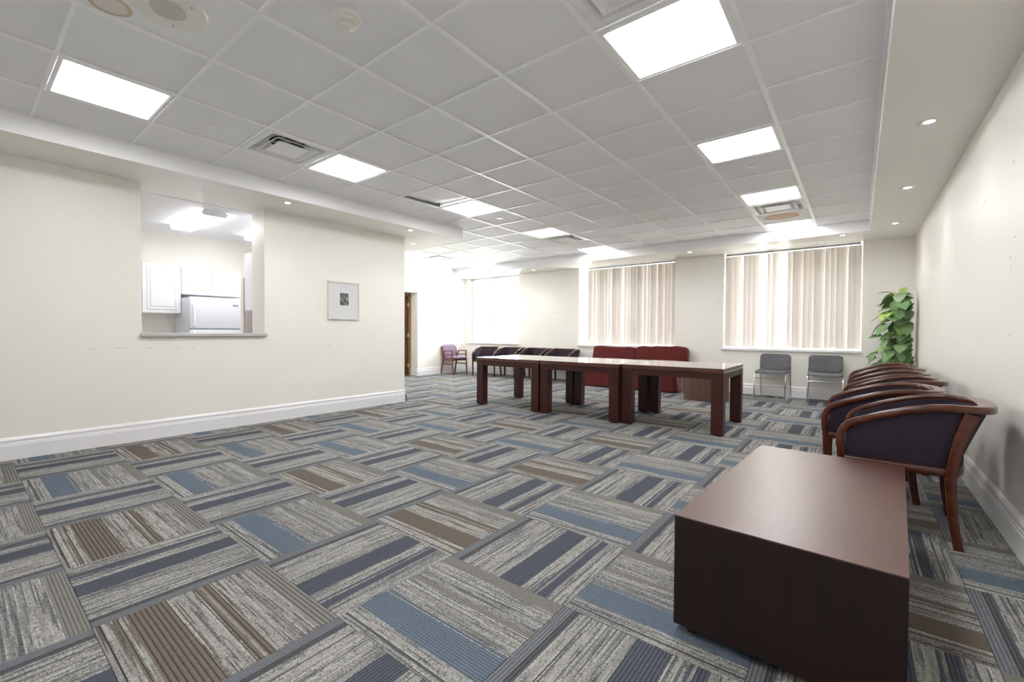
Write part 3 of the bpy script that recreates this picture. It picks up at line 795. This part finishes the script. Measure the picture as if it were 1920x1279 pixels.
# framed picture on the left wall
t = empty('framed_picture', (XL, 3.457, 1.488)); hy, hz = .238, .253
for (a, b, c, d) in ((-hy, hy, hz-.014, hz), (-hy, hy, -hz, -hz+.014), (-hy, -hy+.014, -hz+.014, hz-.014), (hy-.014, hy, -hz+.014, hz-.014)):
    rbox(.001, .028, a, b, c, d, .002).build('frame_bar', SILVER, t)
rbox(.002, .016, -hy+.014, hy-.014, -hz+.014, hz-.014, 0).build('mat_board', MATB, t)
rbox(.0162, .018, -.062, .070, -.060, .102, 0).build('print', PRINT, t)
tag(t, 'thin silver framed picture with wide pale mat and tiny dark print', 'picture')

# wall outlet
t = empty('wall_outlet', (XR, 4.17, .32))
rbox(-.007, -.0005, -.038, .038, -.06, .06, .003).build('cover_plate', PLASTW, t)
for s in (-1, 1):
    rbox(-.011, -.006, -.017, .017, s*.028-.016, s*.028+.016, .003).build('socket', PLASTW, t)
tag(t, 'white electrical outlet low on the right wall', 'outlet')
# nail holes and scratches on the walls: real small marks
MARK = paint('scuff_brown', (.42, .36, .28), .8)
def mark(parent, x, y, z, l, h, axis):
    if axis == 'x': rbox(x-.0006, x+.0006, y-l/2, y+l/2, z-h/2, z+h/2, 0).build('scuff', MARK, parent)
    else: rbox(x-l/2, x+l/2, y-.0006, y+.0006, z-h/2, z+h/2, 0).build('scuff', MARK, parent)
for (y, z, l, h) in ((3.69, 1.99, .02, .006), (4.41, 1.94, .01, .012), (4.46, 1.92, .016, .005), (3.714, 1.483, .014, .008), (3.67, 1.065, .02, .005), (3.62, 1.58, .01, .01), (3.7, 1.44, .008, .008)): mark(wr_, XR, y, z, l, h, 'x')
for (y, z, l, h) in ((1.05, .905, .09, .0025), (1.28, .903, .05, .003), (1.52, .90, .06, .0025), (1.66, .90, .04, .003), (3.0, .885, .06, .003), (3.24, .885, .02, .008), (3.45, .885, .06, .003), (3.75, .88, .02, .006), (.85, .90, .06, .002)): mark(wl_, XL, y, z, l, h, 'x')
for (x, z, l, h) in ((-6.0, 1.52, .03, .012), (-5.75, 1.54, .02, .02), (-5.45, 1.53, .015, .015), (-5.3, 1.53, .08, .004), (-5.85, 1.10, .05, .01), (-2.3, .90, .02, .01)): mark(wb_, x, YB, z, l, h, 'y')

# ------------------------------------------------------------------ conference tables
def table():
    t = empty('conference_table'); W_, D_, Hh = 1.078, 1.06, .70
    hx, hy = W_/2, D_/2; lw = .118
    mb = MB()
    # reeded edge slab
    prof = [(0, .652), (-.006, .656), (0, .662), (0, .668), (-.006, .672), (0, .676), (0, .684), (-.006, .688), (0, .692), (-.001, .699), (-.004, .70)]
    rings = []
    for o_, z in prof: rings.append([mb.bm.verts.new((sx_*(hx+o_), sy_*(hy+o_), z)) for sx_, sy_ in ((-1, -1), (1, -1), (1, 1), (-1, 1))])
    for a, b in zip(rings, rings[1:]):
        for k in range(4): mb.bm.faces.new((a[k], a[(k+1) % 4], b[(k+1) % 4], b[k]))
    mb.bm.faces.new(rings[-1]); mb.bm.faces.new(list(reversed(rings[0])))
    mb.build('tabletop', TOPM, t)
    for s in (-1, 1):
        y0 = s*(hy-.006); y1 = s*(hy-.028)
        rbox(-hx+lw, hx-lw, min(y0, y1), max(y0, y1), .585, .652, .002).build('apron', MAHOGX, t)
        x0 = s*(hx-.006); x1 = s*(hx-.028)
        rbox(min(x0, x1), max(x0, x1), -hy+lw, hy-lw, .585, .652, .002).build('apron', MAHOG, t)
        for q in (-1, 1):
            x0, x1 = s*(hx-.002), s*(hx-lw); y0, y1 = q*(hy-.002), q*(hy-lw)
            l_ = rbox(min(x0, x1), max(x0, x1), min(y0, y1), max(y0, y1), .012, .652, .003).build('leg', MAHOG, t)
            MB().lathe([(.016, 0), (.018, .004), (.018, .012)], 14).build('glide', BLACKM, l_, loc=((x0+x1)/2, (y0+y1)/2, 0))
    return t
tb = table()
for k, (x, y, rz, lab) in enumerate(((-3.770, 5.575, 0, 'square dark wood table at the left end of the row of three'), (-2.678, 5.59, .2, 'square dark wood table in the middle of the row of three'), (-1.590, 5.66, .3, 'square dark wood table at the right end of the row, nearest camera'))):
    o = tb if k == 0 else copy_tree(tb)
    o.location = (x, y, 0); o.rotation_euler = (0, 0, R(rz)); tag(o, lab, 'table', 'square tables pushed together in a row')

# coffee table block in the foreground
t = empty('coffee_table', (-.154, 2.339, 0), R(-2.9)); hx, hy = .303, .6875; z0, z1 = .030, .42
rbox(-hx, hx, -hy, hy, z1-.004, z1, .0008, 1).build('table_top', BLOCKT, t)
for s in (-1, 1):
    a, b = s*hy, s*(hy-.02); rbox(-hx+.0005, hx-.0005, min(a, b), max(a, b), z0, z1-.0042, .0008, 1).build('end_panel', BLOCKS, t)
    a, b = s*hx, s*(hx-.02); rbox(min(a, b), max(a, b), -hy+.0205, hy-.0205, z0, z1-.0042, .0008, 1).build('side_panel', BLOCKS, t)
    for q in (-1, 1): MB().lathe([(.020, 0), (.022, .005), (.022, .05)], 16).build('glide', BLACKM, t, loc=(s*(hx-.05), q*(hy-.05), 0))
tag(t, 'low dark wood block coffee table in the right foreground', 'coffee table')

# ------------------------------------------------------------------ tub chairs
def tub_chair():
    t = empty('tub_chair')
    # local: front -y, depth d from the front: y = d-.30
    def crest(d): # height of the arm line
        pts = [(0, .44), (.004, .50), (.02, .545), (.05, .58), (.165, .632), (.275, .672), (.36, .692), (.43, .699), (.61, .690)]
        for (a, za), (b, zb) in zip(pts, pts[1:]):
            if d <= b: return za+(zb-za)*(d-a)/(b-a)
        return pts[-1][1]
    HWd = .288
    path, side = [], []
    def plan(dmax, hw, dst, n=14, zfun=None):
        """U from the left front round the back to the right front, superellipse back"""
        out = []
        for k in range(n+1):
            a = PI*k/n   # 0 at left side start of curve .. PI right
            ca, sa = math.cos(a), math.sin(a); e_ = .62
            x = -hw*math.copysign(abs(ca)**e_, ca); d = dst+(dmax-dst)*abs(sa)**e_
            out.append((x, d))
        return out
    curve = plan(.568, HWd, .36, 18)
    left = [(-HWd, d, z) for d, z in ((.0, .445), (.001, .50), (.010, .535), (.030, .565), (.060, .585), (.165, .632), (.275, .672))]
    pts = [Vector((x, d-.30, z)) for x, d, z in left]; sd = [Vector((-1, 0, 0))]*len(pts)
    for k, (x, d) in enumerate(curve):
        pts.append(Vector((x, d-.30, crest(d))))
        a, b = curve[max(k-1, 0)], curve[min(k+1, len(curve)-1)]
        tn = Vector((b[0]-a[0], b[1]-a[1], 0)).normalized(); nn = Vector((tn.y, -tn.x, 0))
        if nn.dot(Vector((x, d-.30+.0, 0))) < 0: nn = -nn
        sd.append(nn)
    pts += [Vector((-x, d-.30, z)) for x, d, z in reversed(left)]; sd += [Vector((1, 0, 0))]*len(left)
    pts2, sd2 = pts, sd
    NP = len(pts2)
    def sec(i):
        b_ = 1-abs(2*i/(NP-1)-1)       # 0 at the fronts, 1 at the back
        w_ = .034+.034*min(1, max(0, (b_-.35)/.5)); h_ = .036
        return [(w_/2-.004, -h_/2), (w_/2, -h_/2+.004), (w_/2, h_/2-.004), (w_/2-.004, h_/2), (-w_/2+.004, h_/2), (-w_/2, h_/2-.004), (-w_/2, -h_/2+.004), (-w_/2+.004, -h_/2)]
    MB().sweep(pts2, sec, sides=sd2).build('arm_rail', CHWOOD, t, smooth=True, ang=50)
    # upholstered shell between the seat ring and the rail
    def shell(o_in, o_out, z_lo, drop, name, mat):
        mb = MB(); cols = []
        idx = range(len(pts2))
        for i in idx:
            p, s_ = pts2[i], sd2[i]
            top = Vector((p.x, p.y, max(p.z-.012, z_lo+.03)))
            d = p.y+.30
            low = Vector((p.x*.985, (d if d < .30 else .30+(d-.30)*.62)-.30, z_lo))
            if d < .03: top.y += (.03-d)*.8; low.y += (.03-d)*.8
            col = []
            for off in (o_out, o_in):
                for k in range(6):
                    f_ = k/5 if off == o_out else 1-k/5
                    q = low.lerp(top, f_)
                    bul = math.sin(PI*f_)*(.006 if off == o_out else .012)*(1 if off == o_out else -1)
                    q = q + s_*(off+bul) + Vector((0, math.sin(PI*f_)*-.008*(s_.y > .5), 0))
                    col.append(mb.bm.verts.new(q))
            cols.append(col)
        n = len(cols[0])
        for a, b in zip(cols, cols[1:]):
            for k in range(n): mb.bm.faces.new((a[k], a[(k+1) % n], b[(k+1) % n], b[k]))
        mb.bm.faces.new(list(reversed(cols[0]))); mb.bm.faces.new(cols[-1])
        mb.build(name, mat, t, smooth=True, ang=60)
    shell(-.050, .004, .392, 0, 'back_shell', PLUM)
    # inner welt just below the rail
    wp = []
    for p, s_ in zip(pts2[4:-4], sd2[4:-4]): wp.append(p - s_*.046 + Vector((0, 0, -.014)))
    MB().tube(wp, .005, 6).build('piping', PIPING, t, smooth=True)
    # seat ring
    rp_, rs_ = [], []
    for p, s_ in zip(pts2[4:-4], sd2[4:-4]):
        d = p.y+.30; rp_.append(Vector((p.x*.985, (d if d < .30 else .30+(d-.30)*.66)-.30, .372))); rs_.append(s_)
    rp_ = [Vector((rp_[0].x, -.285, .372))]+rp_+[Vector((rp_[-1].x, -.285, .372))]; rs_ = [rs_[0]]+rs_+[rs_[-1]]
    MB().sweep(rp_, rrect(.030, .040, .004, 1), sides=rs_).build('seat_rail', CHWOOD, t, smooth=True, ang=50)
    rbox(-.268, .268, -.298, -.272, .345, .390, .003).build('front_rail', CHWOOD, t)
    # seat cushion
    sc = puff('seat_cushion', PLUM, t, .50, .50, .10, (0, -.065, .425), e=.42, n=7, wr=.002)
    # legs
    for s in (-1, 1):
        MB().sweep([(s*.286, -.287, 0), (s*.287, -.289, .2), (s*.288, -.292, .36), (s*.288, -.2995, .445)], lambda i: rrect(.030, (.026, .030, .034, .034)[i], .004, 1), sides=(1, 0, 0)).build('leg', CHWOOD, t, smooth=True, ang=50)
        prof = [(.464, 0), (.452, .08), (.443, .15), (.436, .25), (.432, .34), (.436, .40), (.446, .47), (.462, .55), (.482, .62), (.500, .675)]
        wd = [.036, .036, .038, .040, .042, .043, .045, .048, .052, .056]
        MB().sweep([(s*(.292-.012*min(1, k/3)), d-.30, z) for k, (d, z) in enumerate(prof)], lambda i: rrect(.034, wd[i], .004, 1), sides=(1, 0, 0)).build('leg', CHWOOD, t, smooth=True, ang=50)
    return t
tc0 = tub_chair()
right_row = [(.245, 3.505, -93, 'plum tub chair nearest the camera, behind the coffee table'), (.130, 4.20, -90, 'second plum tub chair from the camera along the right wall'),
             (.235, 5.05, -90, 'third plum tub chair from the camera along the right wall'), (.215, 5.80, -92, 'fourth plum tub chair from the camera along the right wall'),
             (.235, 6.52, -89, 'fifth plum tub chair from the camera along the right wall'), (.225, 7.22, -90, 'plum tub chair farthest down the right wall, beside the leafy plant')]
back_row = [(-7.07, 8.72, 16, 'plum tub chair turned sideways at the left end, below left window'), (-6.38, 8.75, 2, 'second plum tub chair from the left along the window wall'),
            (-5.66, 8.75, 0, 'third plum tub chair from the left along the window wall'), (-4.96, 8.75, 0, 'plum tub chair next to the red sofa on the window wall')]
for k, (x, y, rz, lab) in enumerate(right_row+back_row):
    o = tc0 if k == 0 else copy_tree(tc0)
    o.location = (x, y, 0); o.rotation_euler = (0, 0, R(rz)); tag(o, lab, 'chair', 'plum tub chairs along the right wall' if k < 6 else 'plum tub chairs along the window wall')

# ------------------------------------------------------------------ grey stacking chairs
def stack_chair():
    t = empty('stacking_chair'); r_ = .0095
    for s in (-1, 1):
        x = s*.215
        P_ = [(x*.97, .20, .71), (x*.97, .185, .60), (x, .165, .45), (x, .175, .40), (x, .205, .20), (x, .225, .03), (x, .215, r_+.001), (x, .17, r_), (x, -.18, r_), (x, -.235, r_+.001), (x, -.25, .03), (x, -.235, .20), (x, -.21, .37), (x, -.195, .405), (x*.96, -.15, .415), (x*.96, .10, .405), (x*.96, .165, .402)]
        MB().tube(P_, r_, 8).build('side_frame', CHROME, t, smooth=True)
    MB().tube([(-.214, -.218, .335), (.214, -.218, .335)], .007, 8).build('front_crossbar', CHROME, t, smooth=True)
    MB().tube([(-.206, .12, .395), (.206, .12, .395)], .007, 8).build('rear_crossbar', CHROME, t, smooth=True)
    # seat pad: dished across
    def pad(name, w_, d_, th, curve, M_, lip=0):
        mb = MB(); nx = 10; ol = rrect(w_, d_, .06, 5)
        # grid of rounded rect via rings
        rings = []
        for q, zo in ((1.0, -th/2), (1.0, th/2-.008), (.97, th/2), (.6, th/2+.003), (.0, th/2+.004)):
            if q == 0: break
            rings.append([mb.bm.verts.new(M_ @ Vector((x*q, y*q, zo+curve*((x*q)/(w_/2))**2 + lip*((y*q)/(d_/2))**2*(y < 0)))) for x, y in ol])
        low = [mb.bm.verts.new(M_ @ Vector((x*.6, y*.6, -th/2+curve*((x*.6)/(w_/2))**2))) for x, y in ol]
        n = len(ol)
        seq = [low]+rings
        for a, b in zip(seq, seq[1:]):
            for k in range(n): mb.bm.faces.new((a[k], a[(k+1) % n], b[(k+1) % n], b[k]))
        c1 = mb.bm.verts.new(M_ @ Vector((0, 0, th/2+.003))); c2 = mb.bm.verts.new(M_ @ Vector((0, 0, -th/2)))
        for k in range(n): mb.bm.faces.new((seq[-1][k], seq[-1][(k+1) % n], c1)); mb.bm.faces.new((low[(k+1) % n], low[k], c2))
        mb.build(name, GREYF, t, smooth=True, ang=50)
    pad('seat', .435, .42, .036, .018, Matrix.Translation((0, -.02, .428)), -.012)
    Mb = Matrix.Translation((0, .182, .592)) @ Matrix.Rotation(R(82), 4, 'X')
    pad('backrest', .435, .265, .032, .022, Mb)
    return t
s0 = stack_chair(); s0.location = (-1.075, 8.84, 0); s0.rotation_euler = (0, 0, R(-4)); tag(s0, 'grey upholstered chrome sled chair, left of the pair under the window', 'chair', 'grey chrome chairs under the right window')
s1 = copy_tree(s0); s1.location = (-.385, 8.82, 0); s1.rotation_euler = (0, 0, R(2)); tag(s1, 'grey upholstered chrome sled chair, right of the pair, nearer the plant', 'chair', 'grey chrome chairs under the right window')

# ------------------------------------------------------------------ red sofa
t = empty('sofa', (-3.39, 8.68, 0)); hw = .93
puff('base', REDF, t, 2*hw-.06, .74, .37, (0, .0, .235), e=.12, n=8, wr=.003)
def skirt(name, p0, p1, nrm, n=40):
    mb = MB(); p0, p1, nrm = Vector(p0), Vector(p1), Vector(nrm); A = []; 
    for k in range(n+1):
        f_ = k/n; p = p0.lerp(p1, f_); L = (p1-p0).length
        wv = .006*math.sin(f_*L*9)+.004*math.sin(f_*L*23+1)
        e_ = min(f_, 1-f_)*L
        pleat = .018*math.exp(-((e_-.05)/.03)**2) - .02*math.exp(-((e_-.015)/.012)**2)
        A.append([mb.bm.verts.new(p+nrm*(wv*g_+pleat*g_+.006*g_+d_)+Vector((0, 0, z))) for z, g_, d_ in ((.40, .1, 0), (.20, .6, 0), (.022, 1.3, 0), (.022, 1.3, -.006), (.20, .6, -.006), (.40, .1, -.006))])
    for a, b in zip(A, A[1:]):
        for k in range(6): mb.bm.faces.new((a[k], a[(k+1) % 6], b[(k+1) % 6], b[k]))
    mb.bm.faces.new(A[0]); mb.bm.faces.new(list(reversed(A[-1])))
    mb.build(name, REDF, t, smooth=True, ang=60)
skirt('skirt', (-hw, -.385, 0), (hw, -.385, 0), (0, -1, 0), 90)
skirt('skirt', (hw+.004, -.375, 0), (hw+.004, .39, 0), (1, 0, 0), 40)
skirt('skirt', (-hw-.004, .39, 0), (-hw-.004, -.375, 0), (-1, 0, 0), 40)
for k in (-1, 1):
    puff('seat_cushion', REDF, t, hw-.01, .66, .15, (k*(hw/2), -.04, .475), e=.42, n=9, wr=.006, seed=k*3+5)
for k, (cx_, w_, rz, hh) in enumerate(((-.475, .93, .0, .36), (.475, .99, .0, .385))):
    puff('back_cushion', REDF, t, w_, .22, hh, (cx_, .275, .605+(.0 if k == 0 else .012)), (R(-10), R(-1.2 if k else 1.0), 0), e=.42, n=11, wr=.014, seed=11*k+2, puffz=.10)
for sx_ in (-1, 1):
    for sy_ in (-1, 1): rbox(-.03, .03, -.03, .03, 0, .06, .003).build('leg', BLACKM, t, loc=(sx_*(hw-.10), sy_*.30, 0))
tag(t, 'red corduroy sofa with two back cushions below the middle window', 'sofa')

# drum table
t = empty('drum_table', (-1.872, 7.93, 0))
MB().lathe([(.325, .0), (.330, .004), (.330, .50)], 56).build('drum_body', DRUMW, t, smooth=True)
MB().lathe([(.335, .502), (.340, .506), (.340, .524), (.336, .528)], 56).build('drum_top', DRUMW, t, smooth=True)
tag(t, 'round walnut drum table at the right end of the sofa', 'side table')

# ------------------------------------------------------------------ red armchair
t = empty('wooden_armchair', (-7.93, 8.40, 0), R(84)); hw = .235    # local front -y
def stick(name, pts, w_, h_, sides=(1, 0, 0), mat=REDW): MB().sweep(pts, rrect(w_, h_, .005, 1), sides=sides).build(name, mat, t, smooth=True, ang=50)
for s in (-1, 1):
    stick('leg', [(s*hw, -.225, 0), (s*hw, -.21, .22), (s*hw, -.195, .40), (s*hw, -.185, .585)], .028, .034)
    stick('leg', [(s*hw, .255, 0), (s*hw, .205, .22), (s*hw, .17, .40), (s*hw, .205, .60), (s*hw, .235, .70)], .028, .036)
    stick('arm', [(s*(hw+.004), -.20, .60), (s*(hw+.004), 0, .60), (s*(hw+.004), .10, .595)], .042, .026)
    stick('arm_post', [(s*hw, .10, .595), (s*hw, .15, .50), (s*hw, .175, .43)], .026, .030)
    stick('arm_rail', [(s*hw, -.188, .50), (s*hw, .14, .495)], .022, .024)
    stick('side_stretcher', [(s*hw, -.20, .26), (s*hw, .195, .27)], .020, .026)
    stick('seat_rail', [(s*hw, -.19, .375), (s*hw, .165, .375)], .022, .045)
stick('front_rail', [(-hw, -.195, .375), (hw, -.195, .375)], .022, .045, sides=(0, 1, 0))
puff('seat', PURPLE, t, .45, .46, .06, (0, -.035, .425), e=.42, n=6, wr=.001)
puff('backrest', PURPLE, t, .43, .045, .36, (0, .195, .575), (R(-10), 0, 0), e=.42, n=6, wr=.001)
tag(t, 'wooden armchair with mauve seat and back in the alcove corner', 'chair')

# ------------------------------------------------------------------ artificial plant
px_, py_ = .445, 8.66
t = empty('potted_plant', (px_, py_, 0))
MB().lathe([(.10, 0), (.105, .005), (.135, .26), (.145, .265), (.145, .285), (.128, .285), (.122, .24)], 32).build('pot', TERRA, t, smooth=True)
MB().lathe([(.0, .236), (.12, .24), (.0, .2402)], 24, cap=False).build('soil', SOIL, t)
tp = [(.0, .0, .24), (.012, .0, .5), (.004, .0, .8), (.018, 0, 1.1), (.012, 0, 1.35), (.02, 0, 1.56)]
MB().sweep(tp, lambda i: [( (.034-.003*i)*(1+.12*math.sin(k*3+i))*math.cos(2*PI*k/12), (.034-.003*i)*(1+.12*math.sin(k*3+i))*math.sin(2*PI*k/12)) for k in range(12)], sides=(1, 0, 0)).build('moss_pole', MOSS, t, smooth=True)
# heart-shaped leaf mesh, tip along +x
def leaf_mesh(fold, droop):
    out = [(0.0, 0.0), (-.10, .16), (-.10, .34), (.05, .48), (.28, .50), (.52, .42), (.76, .26), (1.0, 0.0)]
    bm = bmesh.new(); L_ = 1.0
    mid = [bm.verts.new((x, 0, -droop*x*x)) for x in (0, .0, .05, .15, .32, .54, .77, 1.0)]
    for s in (1, -1):
        pr = None
        inner = []; outer = []
        for k, (x, y) in enumerate(out):
            inner.append(bm.verts.new((x*.98 if k not in (0, 7) else x, s*y*.5, fold*y*.5 - droop*x*x + .02)) if k not in (0, 7) else mid[k])
            outer.append(bm.verts.new((x, s*y, fold*y*.7 - droop*x*x - .05*y)) if k not in (0, 7) else mid[k])
        for k in range(7):
            for a, b in ((mid, inner), (inner, outer)):
                vs = []
                for v in (a[k], a[k+1], b[k+1], b[k]):
                    if v not in vs: vs.append(v)
                if len(vs) >= 3:
                    try: bm.faces.new(vs)
                    except ValueError: pass
    bmesh.ops.recalc_face_normals(bm, faces=list(bm.faces))
    me = bpy.data.meshes.new('leaf'); bm.to_mesh(me); bm.free()
    me.polygons.foreach_set('use_smooth', [True]*len(me.polygons)); me.materials.append(LEAF); return me
lm = [leaf_mesh(.25, .18), leaf_mesh(.12, .32), leaf_mesh(.35, .10)]
stems = MB(); r2 = random.Random(21)
nl = 120
for k in range(nl):
    z = .42+1.20*(k/(nl-1))
    f_ = (z-.42)/1.2
    a = k*2.399+r2.uniform(-.4, .4)
    reach = (.34-.12*f_)*r2.uniform(.45, 1.0)
    wgt = 1.0
    ex = px_+reach*math.cos(a); ey = py_+reach*math.sin(a)
    size = r2.uniform(.15, .215)*(1.0-.18*f_)
    if math.cos(a) > 0: reach = min(reach, .06)
    if math.sin(a) > 0: reach *= .45
    d = Vector((math.cos(a), math.sin(a), 0))
    base = Vector((.008, 0, z-.04)); tip = base+d*reach+Vector((0, 0, r2.uniform(.02, .08)))
    midp = base.lerp(tip, .5)+Vector((0, 0, .035))
    stems.tube([base, midp, tip], .0028, 4)
    pitch = R(r2.uniform(10, 60)); yaw = a+r2.uniform(-.6, .6)
    if math.cos(a) > 0: yaw = math.copysign(r2.uniform(1.5, 1.9), math.sin(a)) if math.sin(a) else 1.6
    if math.cos(a) > 0 and math.sin(a) > 0: yaw = -yaw
    # clip against the wall
    o = bpy.data.objects.new('leaf', lm[k % 3]); sc_ = size
    o.scale = (sc_, sc_*r2.uniform(.85, 1.1), sc_)
    o.location = tip; o.rotation_euler = (r2.uniform(-.5, .5), pitch, yaw)
    link(o, t)
for (dx, dy, z, yaw, pt, s_) in ((-.12, -.03, 1.66, 2.9, -.1, .13), (.02, -.04, 1.66, 1.2, -.9, .10), (-.05, -.05, 1.55, -.4, .1, .13), (.05, -.06, 1.60, -1.2, .0, .13), (-.16, -.05, 1.50, 3.0, .2, .12), (.06, -.08, 1.38, -1.5, .7, .15), (-.03, -.12, 1.33, -1.6, .9, .16), (.05, -.1, 1.18, -1.4, .8, .16), (-.14, -.1, 1.36, -2.2, .6, .16)):
    o = bpy.data.objects.new('leaf', lm[0]); o.location = (dx, dy, z); o.rotation_euler = (0, pt, yaw); o.scale = (s_, s_, s_); link(o, t)
    stems.tube([(.012, 0, z-.10), ((dx)*.5, dy*.5, z-.01), (dx, dy, z)], .0028, 4)
so = stems.build('stems', STEMM, t); so['kind'] = 'stuff'
tag(t, 'tall artificial vine plant with variegated heart leaves in right corner', 'plant')
